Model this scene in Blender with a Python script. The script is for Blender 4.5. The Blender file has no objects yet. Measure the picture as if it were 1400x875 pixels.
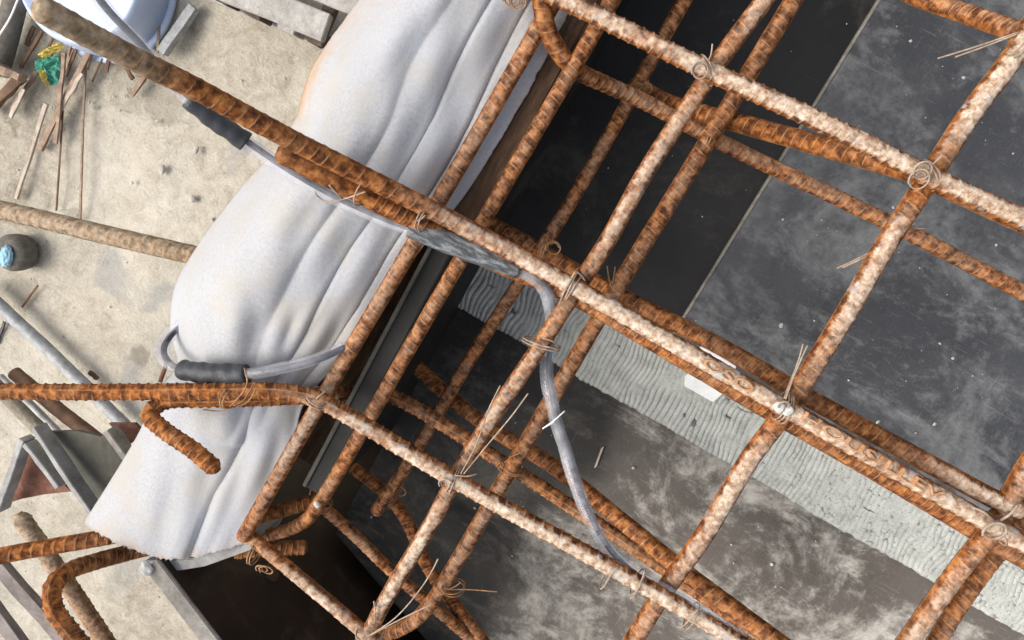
import bpy, bmesh, math, random
import numpy as np
from mathutils import Vector, Matrix

random.seed(7); rng = np.random.default_rng(7)
SC = bpy.context.scene
COL = SC.collection

# ------------------------------------------------------------------ camera
F = 1050.0                                   # focal length in photo pixels (1400 wide)
CAM = np.array([0.0053, 0.0727, 0.6401])     # z = 0 is the level of the upper bar layer
ROT = (0.1758, 0.1029, 0.5177)
def _rot(ax):
    ax = np.array(ax); th = np.linalg.norm(ax); k = ax/th
    K = np.array([[0,-k[2],k[1]],[k[2],0,-k[0]],[-k[1],k[0],0]])
    return np.eye(3)+math.sin(th)*K+(1-math.cos(th))*K@K
CW = _rot(ROT) @ np.diag([1,-1,-1])          # rows: right, down, forward
cam_d = bpy.data.cameras.new('camera'); cam = bpy.data.objects.new('camera', cam_d); COL.objects.link(cam)
cam_d.sensor_width = 36; cam_d.lens = F/1400*36; cam_d.clip_start = 0.01; cam_d.clip_end = 500
M4 = np.eye(4); M4[:3,0] = CW[0]; M4[:3,1] = -CW[1]; M4[:3,2] = -CW[2]; M4[:3,3] = CAM
cam.matrix_world = Matrix(M4.tolist())
SC.camera = cam
def at(px, py, z):
    d = CW.T @ np.array([(px-700)/F, (py-437.5)/F, 1.0])
    t = (z-CAM[2])/d[2]
    return CAM + d*t
def mpp(z):                                   # metres per pixel, roughly, at height z
    return (CAM[2]-z)/F

# ------------------------------------------------------------------ light
AZ = math.atan2(-0.50, -0.87); EL = math.radians(50)   # where the sun stands
sun_d = bpy.data.lights.new('sun', 'SUN'); sun = bpy.data.objects.new('sun', sun_d); COL.objects.link(sun)
sun_d.energy = 1.05; sun_d.angle = math.radians(38); sun_d.color = (1.0, 0.95, 0.88)
S = Vector((math.cos(AZ)*math.cos(EL), math.sin(AZ)*math.cos(EL), math.sin(EL)))
sun.rotation_euler = S.to_track_quat('Z', 'Y').to_euler(); sun.location = S*5
w = bpy.data.worlds.new('World'); SC.world = w; w.use_nodes = True
nt = w.node_tree; sky = nt.nodes.new('ShaderNodeTexSky'); sky.sky_type = 'NISHITA'; sky.sun_disc = False
sky.sun_elevation = EL; sky.sun_rotation = math.pi/2-AZ; sky.dust_density = 5.0; sky.ozone_density = 0.6
hs = nt.nodes.new('ShaderNodeHueSaturation'); hs.inputs['Saturation'].default_value = .5      # thin even cloud
nt.links.new(sky.outputs[0], hs.inputs['Color']); nt.links.new(hs.outputs[0], nt.nodes['Background'].inputs[0]); nt.nodes['Background'].inputs[1].default_value = 0.15
vs = SC.view_settings; vs.view_transform = 'Standard'; vs.look = 'None'; vs.gamma = 1; vs.use_curve_mapping = False
vs.exposure = 0.78

# ------------------------------------------------------------------ material helpers
class NT:
    def __init__(s, name):
        s.m = bpy.data.materials.new(name); s.m.use_nodes = True; s.t = s.m.node_tree
        s.b = s.t.nodes['Principled BSDF']; s.L = s.t.links.new
        s.tc = s.t.nodes.new('ShaderNodeTexCoord')
    def n(s, typ, **kw):
        x = s.t.nodes.new(typ)
        for k, v in kw.items(): setattr(x, k, v)
        return x
    def mapped(s, scale=(1,1,1), rot=(0,0,0)):
        mp = s.n('ShaderNodeMapping'); mp.inputs['Scale'].default_value = scale; mp.inputs['Rotation'].default_value = rot
        s.L(s.tc.outputs['Object'], mp.inputs[0]); return mp.outputs[0]
    def noise(s, scale, detail=6, rough=0.6, vec=None, dist=0):
        x = s.n('ShaderNodeTexNoise'); x.inputs['Scale'].default_value = scale
        x.inputs['Detail'].default_value = detail; x.inputs['Roughness'].default_value = rough
        x.inputs['Distortion'].default_value = dist
        s.L(vec if vec is not None else s.tc.outputs['Object'], x.inputs['Vector']); return x.outputs['Fac']
    def voro(s, scale, feature='F1', vec=None):
        x = s.n('ShaderNodeTexVoronoi'); x.feature = feature; x.inputs['Scale'].default_value = scale
        s.L(vec if vec is not None else s.tc.outputs['Object'], x.inputs['Vector']); return x.outputs['Distance']
    def ramp(s, fac, stops):
        r = s.n('ShaderNodeValToRGB'); e = r.color_ramp.elements
        while len(e) < len(stops): e.new(0.5)
        for el, (p, c) in zip(e, stops):
            el.position = p; el.color = (c[0], c[1], c[2], 1) if isinstance(c, tuple) else (c, c, c, 1)
        s.L(fac, r.inputs[0]); return r.outputs[0]
    def mix(s, fac, a, b, blend='MIX'):
        x = s.n('ShaderNodeMix', data_type='RGBA', blend_type=blend)
        for sock, v in ((x.inputs[0], fac), (x.inputs[6], a), (x.inputs[7], b)):
            if isinstance(v, (int, float)): sock.default_value = v
            elif isinstance(v, tuple): sock.default_value = (*v, 1)
            else: s.L(v, sock)
        return x.outputs[2]
    def math(s, op, a, b=0.0, clamp=False):
        x = s.n('ShaderNodeMath', operation=op, use_clamp=clamp)
        for i, v in enumerate((a, b)):
            if isinstance(v, (int, float)): x.inputs[i].default_value = v
            else: s.L(v, x.inputs[i])
        return x.outputs[0]
    def attr(s, name):
        x = s.n('ShaderNodeAttribute', attribute_name=name); return x.outputs['Fac']
    def nz(s):
        g = s.n('ShaderNodeNewGeometry'); q = s.n('ShaderNodeSeparateXYZ'); s.L(g.outputs['Normal'], q.inputs[0]); return q.outputs[2]
    def smooth(s, v, lo, hi):
        x = s.n('ShaderNodeMapRange', interpolation_type='SMOOTHSTEP')
        x.inputs[1].default_value = lo; x.inputs[2].default_value = hi; s.L(v, x.inputs[0]); return x.outputs[0]
    def bump(s, h, strength, dist):
        b = s.n('ShaderNodeBump'); b.inputs['Strength'].default_value = strength; b.inputs['Distance'].default_value = dist
        s.L(h, b.inputs['Height']); s.L(b.outputs[0], s.b.inputs['Normal'])
    def fin(s, col, rough=0.8, spec=0.3):
        if isinstance(col, tuple): s.b.inputs['Base Color'].default_value = (*col, 1)
        else: s.L(col, s.b.inputs['Base Color'])
        if isinstance(rough, (int, float)): s.b.inputs['Roughness'].default_value = rough
        else: s.L(rough, s.b.inputs['Roughness'])
        s.b.inputs['Specular IOR Level'].default_value = spec
        return s.m

def mat_rust(name='rust'):
    n = NT(name)
    big = n.noise(24, 5, .6); mid = n.noise(130, 7, .62); fine = n.noise(900, 4, .7)
    c = n.ramp(mid, [(.36, (.050,.017,.006)), (.46, (.135,.044,.012)), (.55, (.27,.090,.021)), (.67, (.43,.18,.05))])
    c = n.mix(n.smooth(big, .42, .68), c, n.ramp(mid, [(.36, (.065,.026,.011)), (.5, (.17,.066,.023)), (.66, (.32,.15,.062))]))
    tone = n.attr('tone')
    c = n.mix(tone, c, n.ramp(mid, [(.32, (.11,.078,.046)), (.5, (.24,.18,.115)), (.7, (.42,.34,.24))]))          # dried mud and weathered bar
    rib = n.attr('rib')
    c = n.mix(n.math('MULTIPLY', n.smooth(rib, .35, .9), n.ramp(n.noise(70, 4, .6), [(.35, .25), (.6, .75)])), c, n.ramp(fine, [(.3, (.38,.16,.05)), (.7, (.60,.36,.18))]))
    dust = n.attr('dust')
    up = n.smooth(n.math('ADD', n.nz(), n.math('MULTIPLY', n.math('SUBTRACT', mid, .5), .9)), .45, .85)
    patch = n.smooth(n.math('ADD', n.math('MULTIPLY', mid, .8), n.math('MULTIPLY', big, .9)), .58, 1.02)
    d = n.math('MULTIPLY', n.math('MULTIPLY', up, dust), n.math('ADD', n.math('MULTIPLY', patch, .85), n.math('MULTIPLY', n.math('MULTIPLY', dust, dust), .30)), True)
    dc = n.ramp(n.noise(190, 7, .7), [(.36, (.24,.135,.075)), (.49, (.42,.31,.22)), (.66, (.62,.54,.445))])
    c = n.mix(d, c, dc)
    c = n.mix(n.math('MULTIPLY', n.smooth(n.noise(60, 4, .6), .60, .66), n.math('MULTIPLY', n.math('MULTIPLY', dust, dust), .5)), c, (.34,.34,.33))
    n.bump(n.math('ADD', n.noise(340, 6, .7), n.math('MULTIPLY', fine, .5)), .34, .0007)
    return n.fin(c, .88, .2)
def mat_film(name, lo, hi, stain, stain_amt, rough=.45, stain_scale=9, spec=.45):
    n = NT(name)
    a = n.noise(stain_scale, 12, .70, dist=.8); b = n.noise(60, 8, .72); f = n.noise(420, 4, .7)
    c = n.ramp(n.noise(5, 7, .6), [(.3, lo), (.7, hi)])
    sc1 = n.noise(14, 5, .6, n.mapped((1, 26, 1), (0, 0, .35))); sc2 = n.noise(12, 5, .6, n.mapped((30, 1, 1), (0, 0, .5)))
    scr = n.math('ADD', n.smooth(sc1, .66, .72), n.smooth(sc2, .67, .74), True)
    m = n.math('MULTIPLY', n.smooth(n.math('ADD', n.math('MULTIPLY', a, .75), n.math('MULTIPLY', b, .3)), .52, .74), stain_amt)
    m = n.math('ADD', m, n.math('MULTIPLY', scr, .22*stain_amt+.04), True)
    m = n.math('ADD', m, n.math('MULTIPLY', n.smooth(f, .60, .72), .16), True)
    c = n.mix(m, c, stain)
    n.bump(n.math('ADD', n.math('MULTIPLY', b, .6), n.math('MULTIPLY', f, .5)), .25, .001)
    return n.fin(c, n.ramp(n.math('ADD', n.math('MULTIPLY', m, .6), n.math('MULTIPLY', b, .3)), [(.1, rough), (.8, .9)]), spec)
def mat_simple(name, stops, scale, rough=.8, bump=.3, bdist=.001, stretch=(1,1,1), rot=(0,0,0), spec=.3, metal=0):
    n = NT(name)
    v = n.mapped(stretch, rot)
    a = n.noise(scale, 7, .65, v); b = n.noise(scale*6, 4, .7, v)
    c = n.ramp(n.math('ADD', n.math('MULTIPLY', a, .75), n.math('MULTIPLY', b, .25)), stops)
    if bump: n.bump(n.math('ADD', a, n.math('MULTIPLY', b, .5)), bump, bdist)
    n.b.inputs['Metallic'].default_value = metal
    return n.fin(c, rough, spec)
def mat_ground():
    n = NT('ground_cement')
    a = n.noise(3.2, 8, .6); b = n.noise(34, 10, .74, dist=.6); f = n.noise(210, 5, .75)
    s = n.math('ADD', n.math('ADD', n.math('MULTIPLY', a, .45), n.math('MULTIPLY', b, .4)), n.math('MULTIPLY', f, .25))
    c = n.ramp(s, [(.38, (.15,.125,.09)), (.47, (.31,.275,.215)), (.56, (.44,.40,.325)), (.70, (.60,.56,.475))])
    grey = n.smooth(n.noise(7, 4, .5, dist=.3), .60, .70)
    c = n.mix(n.math('MULTIPLY', grey, .6), c, (.27,.27,.26))
    for (p, r, k) in STAINS:                                     # damp marks on the ground
        d = n.n('ShaderNodeVectorMath', operation='DISTANCE'); n.L(n.tc.outputs['Object'], d.inputs[0]); d.inputs[1].default_value = p
        q = n.math('ADD', d.outputs['Value'], n.math('MULTIPLY', n.math('SUBTRACT', b, .5), r*1.2))
        c = n.mix(n.math('MULTIPLY', n.math('SUBTRACT', 1.0, n.smooth(q, r*.55, r)), k), c, (.17,.15,.115))
    n.bump(n.math('ADD', b, n.math('MULTIPLY', f, .7)), .6, .007)
    return n.fin(c, .95, .15)
def mat_cloth():
    n = NT('white_felt')
    f = n.noise(1100, 4, .7); g = n.noise(330, 5, .7); a = n.noise(16, 6, .6)
    c = n.ramp(n.math('ADD', n.math('MULTIPLY', g, .5), n.math('MULTIPLY', f, .5)), [(.36, (.30,.305,.32)), (.60, (.425,.43,.44))])
    c = n.mix(n.math('MULTIPLY', n.smooth(a, .44, .66), .6), c, (.385,.355,.30))
    c = n.mix(n.math('MULTIPLY', n.smooth(n.noise(7, 4, .5), .45, .65), .4), c, (.40,.415,.445))
    e = n.attr('edge')                                             # rust and dirt along the rim
    q = n.math('MULTIPLY', e, n.smooth(n.math('ADD', n.math('MULTIPLY', e, .35), n.noise(42, 6, .7)), .48, .80), True)
    c = n.mix(n.math('MULTIPLY', q, .9), c, (.40,.235,.105))
    n.bump(n.math('ADD', f, n.math('MULTIPLY', g, 1.0)), .35, .0012)
    n.b.inputs['Sheen Weight'].default_value = .15
    return n.fin(c, .95, .1)
def mat_strip():
    n = NT('weathered_strip')
    b = n.noise(70, 7, .7); f = n.noise(600, 4, .7); a = n.noise(9, 5, .6)
    c = n.ramp(n.math('ADD', n.math('MULTIPLY', b, .6), n.math('MULTIPLY', f, .4)), [(.30, (.19,.193,.165)), (.46, (.37,.378,.34)), (.68, (.53,.535,.49))])
    crack = n.noise(16, 6, .7, n.mapped((1, 3.2, 1)), dist=.4)
    c = n.mix(n.smooth(crack, .66, .70), c, (.06,.055,.045))
    c = n.mix(n.math('MULTIPLY', n.smooth(n.attr('groove'), .35, 1.0), .8), c, (.13,.125,.095))
    n.bump(n.math('ADD', b, f), .5, .0012)
    return n.fin(c, .85, .25)
def mat_clear():
    n = NT('clear_vinyl')
    b = n.b; b.inputs['Base Color'].default_value = (.90,.91,.93,1); b.inputs['Roughness'].default_value = .08
    b.inputs['Specular IOR Level'].default_value = .7
    n.bump(n.noise(90, 4, .6), .3, .002)
    tr = n.n('ShaderNodeBsdfTransparent'); tr.inputs[0].default_value = (.93,.93,.96,1); mx = n.n('ShaderNodeMixShader')
    n.L(n.ramp(n.noise(60, 4, .6), [(.35, .10), (.65, .26)]), mx.inputs[0]); n.L(tr.outputs[0], mx.inputs[1]); n.L(b.outputs[0], mx.inputs[2])
    n.L(mx.outputs[0], n.t.nodes['Material Output'].inputs['Surface'])
    return n.m

def film_layers(n, lo, hi, stain, amt):
    a = n.noise(7, 12, .70, dist=.9); b = n.noise(60, 8, .72); f = n.noise(420, 4, .7); sm = n.noise(9, 12, .72, n.mapped((1, 2.2, 1), (0, 0, .9)), dist=.35)
    c = n.ramp(n.noise(5, 8, .65), [(.3, lo), (.7, hi)])
    scr = n.math('ADD', n.smooth(n.noise(14, 5, .6, n.mapped((1, 30, 1), (0, 0, .35))), .64, .70), n.smooth(n.noise(12, 5, .6, n.mapped((34, 1, 1), (0, 0, .5))), .66, .72), True)
    m = n.math('MULTIPLY', n.smooth(n.math('ADD', n.math('MULTIPLY', n.math('MAXIMUM', a, sm), .8), n.math('MULTIPLY', b, .28)), .52, .70), amt)
    m = n.math('ADD', m, n.math('MULTIPLY', scr, .32), True)
    m = n.math('ADD', m, n.math('MULTIPLY', n.smooth(f, .56, .70), .18), True)
    return n.mix(m, c, stain), m, b, f
def mat_grey():
    n = NT('scuffed_film_plywood')
    c, m, b, f = film_layers(n, (.026,.027,.029), (.066,.067,.070), (.22,.22,.215), .62)
    foot = n.smooth(n.noise(4.2, 5, .55, n.mapped((1, .6, 1), (0, 0, .5)), dist=.6), .50, .70)
    c = n.mix(n.math('MULTIPLY', foot, n.ramp(n.noise(95, 8, .75), [(.40, .05), (.65, .55)])), c, (.21,.21,.20))
    n.bump(n.math('ADD', n.math('MULTIPLY', b, .6), n.math('MULTIPLY', f, .5)), .3, .001)
    return n.fin(c, n.ramp(n.math('ADD', m, n.math('MULTIPLY', b, .3)), [(.1, .42), (.7, .85)]), .4)
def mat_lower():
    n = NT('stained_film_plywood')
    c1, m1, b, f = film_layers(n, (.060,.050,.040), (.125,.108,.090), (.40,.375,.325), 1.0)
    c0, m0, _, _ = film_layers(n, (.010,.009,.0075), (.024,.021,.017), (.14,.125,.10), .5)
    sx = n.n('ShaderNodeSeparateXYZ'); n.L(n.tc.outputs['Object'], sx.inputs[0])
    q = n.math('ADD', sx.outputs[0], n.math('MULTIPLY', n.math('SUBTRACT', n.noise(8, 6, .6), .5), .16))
    k = n.smooth(q, J-.035, J+.03)                     # cement smears on the right; darker left paints in the side form's shadow
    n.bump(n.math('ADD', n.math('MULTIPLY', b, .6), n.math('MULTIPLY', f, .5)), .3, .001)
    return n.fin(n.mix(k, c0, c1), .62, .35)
STAINS = [(tuple(at(195,485,-.65)), .026, .55), (tuple(at(225,140,-.65)), .05, .35), (tuple(at(60,130,-.65)), .10, .35),
          (tuple(at(180,120,-.65)), .06, .25), (tuple(at(30,400,-.65)), .04, .4), (tuple(at(100,300,-.65)), .03, .3)]
MT = dict(
    rust=mat_rust(),
    film_black=mat_film('black_film_plywood', (.007,.0068,.0065), (.020,.0185,.017), (.12,.105,.08), .45, .45, 7, .25),
    film_grey=mat_film('dusty_film_plywood', (.032,.034,.036), (.070,.072,.074), (.22,.22,.215), .6, .42, 6),
    film_brown=mat_film('stained_film_plywood', (.055,.048,.042), (.11,.099,.088), (.36,.345,.31), 1.0, .55, 6),
    film_left=mat_film('dark_brown_film_plywood', (.018,.016,.014), (.040,.036,.030), (.20,.18,.14), .45, .5, 7),
    pit=mat_film('brown_film_plywood', (.012,.007,.0045), (.040,.024,.015), (.12,.085,.06), .45, .6, 14, .25),
    dark_board=mat_simple('dark_board', [(.3,(.008,.008,.007)),(.6,(.020,.019,.017)),(.75,(.05,.047,.04))], 30, .6, .3, .001, spec=.2),
    timber=mat_simple('dark_timber', [(.3,(.030,.016,.009)),(.5,(.075,.042,.024)),(.72,(.14,.085,.05))], 40, .85, .6, .002, (6,1,6)),
    raw_edge=mat_simple('raw_plywood_edge', [(.3,(.11,.10,.085)),(.55,(.24,.22,.18)),(.75,(.36,.34,.29))], 60, .9, .5, .001),
    weathered=mat_simple('weathered_edge', [(.3,(.12,.105,.09)),(.55,(.26,.24,.21)),(.75,(.46,.44,.41))], 50, .85, .6, .002),
    steel=mat_simple('grey_steel', [(.3,(.13,.125,.12)),(.5,(.24,.235,.225)),(.75,(.40,.40,.39))], 45, .6, .4, .001, spec=.4),
    dark_steel=mat_simple('dark_green_steel', [(.3,(.045,.043,.034)),(.5,(.075,.072,.056)),(.75,(.13,.12,.095))], 30, .75, .4, .001),
    red_steel=mat_simple('rusty_red_steel', [(.3,(.07,.025,.016)),(.5,(.15,.062,.038)),(.75,(.28,.16,.11))], 45, .85, .6, .002),
    wire=mat_simple('tie_wire', [(.3,(.14,.085,.05)),(.5,(.30,.22,.155)),(.75,(.50,.43,.35))], 120, .6, .3, .0005, spec=.5),
    wire_rust=mat_simple('rusty_wire', [(.3,(.13,.06,.025)),(.5,(.30,.16,.07)),(.75,(.48,.33,.19))], 120, .75, .3, .0005),
    cloth=mat_cloth(), strip=mat_strip(), clear=mat_clear(), ground=mat_ground(),
    black_tape=mat_simple('black_tape', [(.3,(.018,.020,.024)),(.7,(.045,.048,.055))], 60, .5, .5, .002, spec=.4),
    cable=mat_simple('dark_cable', [(.3,(.016,.016,.022)),(.7,(.055,.055,.068))], 60, .5, .2, .001, spec=.4),
    foil=mat_simple('grey_plastic_wrap', [(.34,(.025,.03,.033)),(.48,(.09,.10,.105)),(.66,(.42,.45,.47))], 60, .28, .9, .004, (1,4,4), (0,0,-.06), spec=.7),
    wood=mat_simple('debris_wood', [(.3,(.13,.085,.055)),(.5,(.27,.19,.135)),(.75,(.45,.36,.27))], 50, .9, .5, .002, (1,1,4)),
    wood_pale=mat_simple('pale_wood', [(.3,(.30,.24,.18)),(.7,(.56,.49,.40))], 40, .9, .4, .002),
    wood_dark=mat_simple('wet_wood', [(.3,(.06,.035,.022)),(.7,(.20,.115,.07))], 40, .9, .4, .002),
    pallet=mat_simple('mortar_caked_wood', [(.3,(.22,.205,.18)),(.5,(.36,.345,.315)),(.75,(.55,.53,.50))], 45, .95, .8, .004),
    pallet_dark=mat_simple('damp_wood', [(.3,(.04,.026,.02)),(.7,(.13,.095,.075))], 40, .9, .5, .003),
    galv=mat_simple('dull_galvanised', [(.3,(.15,.155,.155)),(.5,(.28,.285,.285)),(.75,(.50,.50,.49))], 60, .55, .3, .001, spec=.5),
    mud=mat_simple('mud_crust', [(.3,(.10,.085,.065)),(.5,(.22,.19,.145)),(.75,(.38,.34,.27))], 50, .95, .8, .004),
    grey_wood=mat_simple('grey_batten', [(.3,(.11,.09,.08)),(.5,(.21,.18,.165)),(.75,(.32,.29,.27))], 30, .9, .5, .002, (1,1,5)),
    dark_mud=mat_simple('dark_mud', [(.3,(.055,.05,.042)),(.7,(.19,.17,.14))], 70, .9, .7, .003),
    blue=mat_simple('pale_blue_plastic', [(.3,(.34,.42,.58)),(.7,(.50,.56,.68))], 20, .45, .15, .001, spec=.5),
    sky_blue=mat_simple('sky_blue_paint', [(.3,(.10,.26,.34)),(.7,(.32,.52,.60))], 60, .5, .2, .001),
    green=mat_simple('green_wrapper', [(.3,(.02,.17,.12)),(.7,(.12,.42,.30))], 90, .5, .6, .003),
    yellow=mat_simple('yellow_wrapper', [(.3,(.50,.38,.06)),(.7,(.78,.66,.22))], 90, .5, .6, .003),
    white=mat_simple('white_foam', [(.3,(.66,.66,.63)),(.7,(.84,.84,.82))], 90, .8, .3, .001),
    mortar=mat_simple('mortar_crumb', [(.3,(.34,.33,.30)),(.7,(.66,.65,.61))], 120, .95, .6, .002),
    stone=mat_simple('pebble', [(.3,(.27,.245,.21)),(.7,(.58,.55,.50))], 60, .9, .6, .003),
)

# ------------------------------------------------------------------ mesh helpers
def tag(o, label=None, cat=None, group=None, kind=None):
    if label: o['label'] = label
    if cat: o['category'] = cat
    if group: o['group'] = group
    if kind: o['kind'] = kind
    return o
def link(name, me, mat, parent=None):
    o = bpy.data.objects.new(name, me); COL.objects.link(o)
    if mat is not None: me.materials.append(MT[mat] if isinstance(mat, str) else mat)
    if parent is not None: o.parent = parent
    return o
def empty(name, loc):
    o = bpy.data.objects.new(name, None); COL.objects.link(o); o.location = Vector(loc); o.empty_display_size = .02
    bpy.context.view_layer.update()
    return o
def child(name, me, mat, parent):                     # geometry is in world space
    o = link(name, me, mat, parent); o.matrix_parent_inverse = parent.matrix_world.inverted() if parent.type == 'EMPTY' else Matrix()
    return o
def grid_mesh(name, V, nu, nv, closed_v=True, caps=True, attrs=None):
    """V: (nu, nv, 3); rings along u, around v."""
    n = nu*nv
    idx = np.arange(n).reshape(nu, nv)
    if closed_v:
        j = np.roll(idx, -1, axis=1); a, b, c, d = idx[:-1], j[:-1], j[1:], idx[1:]
    else:
        a, b, c, d = idx[:-1,:-1], idx[:-1,1:], idx[1:,1:], idx[1:,:-1]
    Q = np.stack([a, b, c, d], -1).reshape(-1, 4)
    loops = Q.ravel().tolist(); starts = list(range(0, len(loops), 4)); tot = [4]*len(Q)
    if caps and closed_v:
        starts.append(len(loops)); loops += idx[0][::-1].tolist(); tot.append(nv)
        starts.append(len(loops)); loops += idx[-1].tolist(); tot.append(nv)
    me = bpy.data.meshes.new(name); me.vertices.add(n); me.vertices.foreach_set('co', V.reshape(-1).astype(np.float32))
    me.loops.add(len(loops)); me.loops.foreach_set('vertex_index', np.array(loops, np.int32))
    me.polygons.add(len(starts)); me.polygons.foreach_set('loop_start', np.array(starts, np.int32))
    sm = np.ones(len(starts), bool); 
    if caps and closed_v: sm[-2:] = False
    me.polygons.foreach_set('use_smooth', sm)
    for k, v in (attrs or {}).items():
        at_ = me.attributes.new(k, 'FLOAT', 'POINT'); at_.data.foreach_set('value', v.reshape(-1).astype(np.float32))
    me.update(calc_edges=True); me.validate()
    return me
def spline(P, step):
    """Catmull-Rom through P (n,3+extra), resampled by arc length."""
    P = np.array(P, float)
    if len(P) == 2: D = np.linspace(P[0], P[1], 40)
    else:
        E = np.vstack([2*P[0]-P[1], P, 2*P[-1]-P[-2]]); out = []
        for i in range(1, len(E)-2):
            p0, p1, p2, p3 = E[i-1:i+3]
            d1 = max(np.linalg.norm((p2-p1)[:3]), 1e-6); d0 = max(np.linalg.norm((p1-p0)[:3]), 1e-6); d2 = max(np.linalg.norm((p3-p2)[:3]), 1e-6)
            m1 = (p2-p1)*0.5 + (p1-p0)*0.5*min(d1/d0, 3.0)
            m2 = (p2-p1)*0.5 + (p3-p2)*0.5*min(d1/d2, 3.0)
            t = np.linspace(0, 1, 24, endpoint=False)[:, None]
            out.append((2*t**3-3*t**2+1)*p1+(t**3-2*t**2+t)*m1+(-2*t**3+3*t**2)*p2+(t**3-t**2)*m2)
        D = np.vstack(out+[E[-2][None]])
    seg = np.linalg.norm(np.diff(D[:, :3], axis=0), axis=1); s = np.concatenate([[0], np.cumsum(seg)])
    n = max(2, int(s[-1]/step)+1); u = np.linspace(0, s[-1], n)
    return np.stack([np.interp(u, s, D[:, k]) for k in range(D.shape[1])], 1), u
def frames(P):
    T = np.gradient(P[:, :3], axis=0); T /= np.linalg.norm(T, axis=1)[:, None]+1e-12
    N = np.zeros_like(T); n = np.array([0, 0, 1.0]); n = n-T[0]*(n@T[0])
    if np.linalg.norm(n) < .1: n = np.array([1.0, 0, 0])-T[0]*T[0][0]
    for i in range(len(T)):
        n = n-T[i]*(n@T[i]); n /= np.linalg.norm(n); N[i] = n
    return T, N, np.cross(T, N)
def tube_mesh(name, P3, r, step=.004, nv=10, rfun=None, flat=1.0):
    P, s = spline(P3, step); T, N, B = frames(P)
    th = np.linspace(0, 2*math.pi, nv, endpoint=False)
    R = np.full((len(P), nv), r) if rfun is None else rfun(s[:, None], th[None, :])*np.ones((len(P), nv))
    V = P[:, None, :3]+R[..., None]*(np.cos(th)[None, :, None]*N[:, None]*flat+np.sin(th)[None, :, None]*B[:, None])
    return grid_mesh(name, V, len(P), nv)
def pxs(pts): return [at(*p[:3]) for p in pts]
def box_mesh(name, x0, x1, y0, y1, z0, z1, bev=0.0):
    bm = bmesh.new()
    v = [bm.verts.new((x, y, z)) for x in (x0, x1) for y in (y0, y1) for z in (z0, z1)]
    for f in ((0,1,3,2),(4,6,7,5),(0,4,5,1),(2,3,7,6),(0,2,6,4),(1,5,7,3)): bm.faces.new([v[i] for i in f])
    bmesh.ops.recalc_face_normals(bm, faces=bm.faces)
    if bev: bmesh.ops.bevel(bm, geom=bm.edges[:], offset=bev, segments=2, affect='EDGES')
    me = bpy.data.meshes.new(name); bm.to_mesh(me); bm.free(); return me
def prism_mesh(name, poly, z0, z1, bev=0.0):
    """poly: list of (x, y); z0/z1 numbers or lists per corner."""
    n = len(poly); g = lambda z, i: z[i] if isinstance(z, (list, tuple)) else z
    bm = bmesh.new()
    lo = [bm.verts.new((p[0], p[1], g(z0, i))) for i, p in enumerate(poly)]; hi = [bm.verts.new((p[0], p[1], g(z1, i))) for i, p in enumerate(poly)]
    bm.faces.new(lo[::-1]); bm.faces.new(hi)
    for i in range(n): bm.faces.new((lo[i], lo[(i+1) % n], hi[(i+1) % n], hi[i]))
    bmesh.ops.recalc_face_normals(bm, faces=bm.faces)
    if bev: bmesh.ops.bevel(bm, geom=bm.edges[:], offset=bev, segments=2, affect='EDGES')
    me = bpy.data.meshes.new(name); bm.to_mesh(me); bm.free(); return me
def bar_box(name, A, B, wid, hgt, bev=.001, jit=0.0):
    """A squared stick from A to B (world points)."""
    A, B = np.array(A), np.array(B); T = B-A; L = np.linalg.norm(T); T /= L
    side = np.cross(T, [0, 0, 1]); side /= np.linalg.norm(side); up = np.cross(side, T)
    bm = bmesh.new(); K = 6; rings = []
    for i in range(K):
        c = A+T*L*i/(K-1); j = [(1+random.uniform(-jit, jit)) for _ in range(4)]; o = side*random.uniform(-jit, jit)*wid*.5
        rings.append([bm.verts.new(c+o+side*sx*wid/2*j[k]+up*sz*hgt/2*j[k]) for k, (sx, sz) in enumerate(((-1,-1),(1,-1),(1,1),(-1,1)))])
    for a, b in zip(rings, rings[1:]):
        for k in range(4): bm.faces.new((a[k], a[(k+1) % 4], b[(k+1) % 4], b[k]))
    bm.faces.new(rings[0][::-1]); bm.faces.new(rings[-1])
    bmesh.ops.recalc_face_normals(bm, faces=bm.faces)
    if bev: bmesh.ops.bevel(bm, geom=[e for e in bm.edges if e.calc_face_angle(0) > .6], offset=bev, segments=1, affect='EDGES')
    me = bpy.data.meshes.new(name); bm.to_mesh(me); bm.free(); return me
def blob_mesh(name, c, r, squash=.6, n=2, jag=.25):
    bm = bmesh.new(); bmesh.ops.create_icosphere(bm, subdivisions=n, radius=1)
    a = [random.uniform(.7, 1.3) for _ in range(3)]; rz = random.uniform(0, 6.28)
    for v in bm.verts:
        k = r*(1+random.uniform(-jag, jag)); x, y = v.co.x*a[0], v.co.y*a[1]
        v.co = Vector((c[0]+k*(x*math.cos(rz)-y*math.sin(rz)), c[1]+k*(x*math.sin(rz)+y*math.cos(rz)), c[2]+v.co.z*k*squash*a[2]))
    me = bpy.data.meshes.new(name); bm.to_mesh(me); bm.free(); return me
def lathe_mesh(name, c, prof, seg=40):
    th = np.linspace(0, 2*math.pi, seg, endpoint=False); prof = np.array(prof)
    V = np.stack([c[0]+prof[:, 0:1]*np.cos(th), c[1]+prof[:, 0:1]*np.sin(th), c[2]+prof[:, 1:2]*np.ones(seg)], -1)
    me = grid_mesh(name, V, len(prof), seg, caps=True); return me
def join_meshes(name, parts):
    bm = bmesh.new()
    for p in parts: bm.from_mesh(p); bpy.data.meshes.remove(p)
    me = bpy.data.meshes.new(name); bm.to_mesh(me); bm.free()
    for p in me.polygons: p.use_smooth = True
    return me

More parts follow.
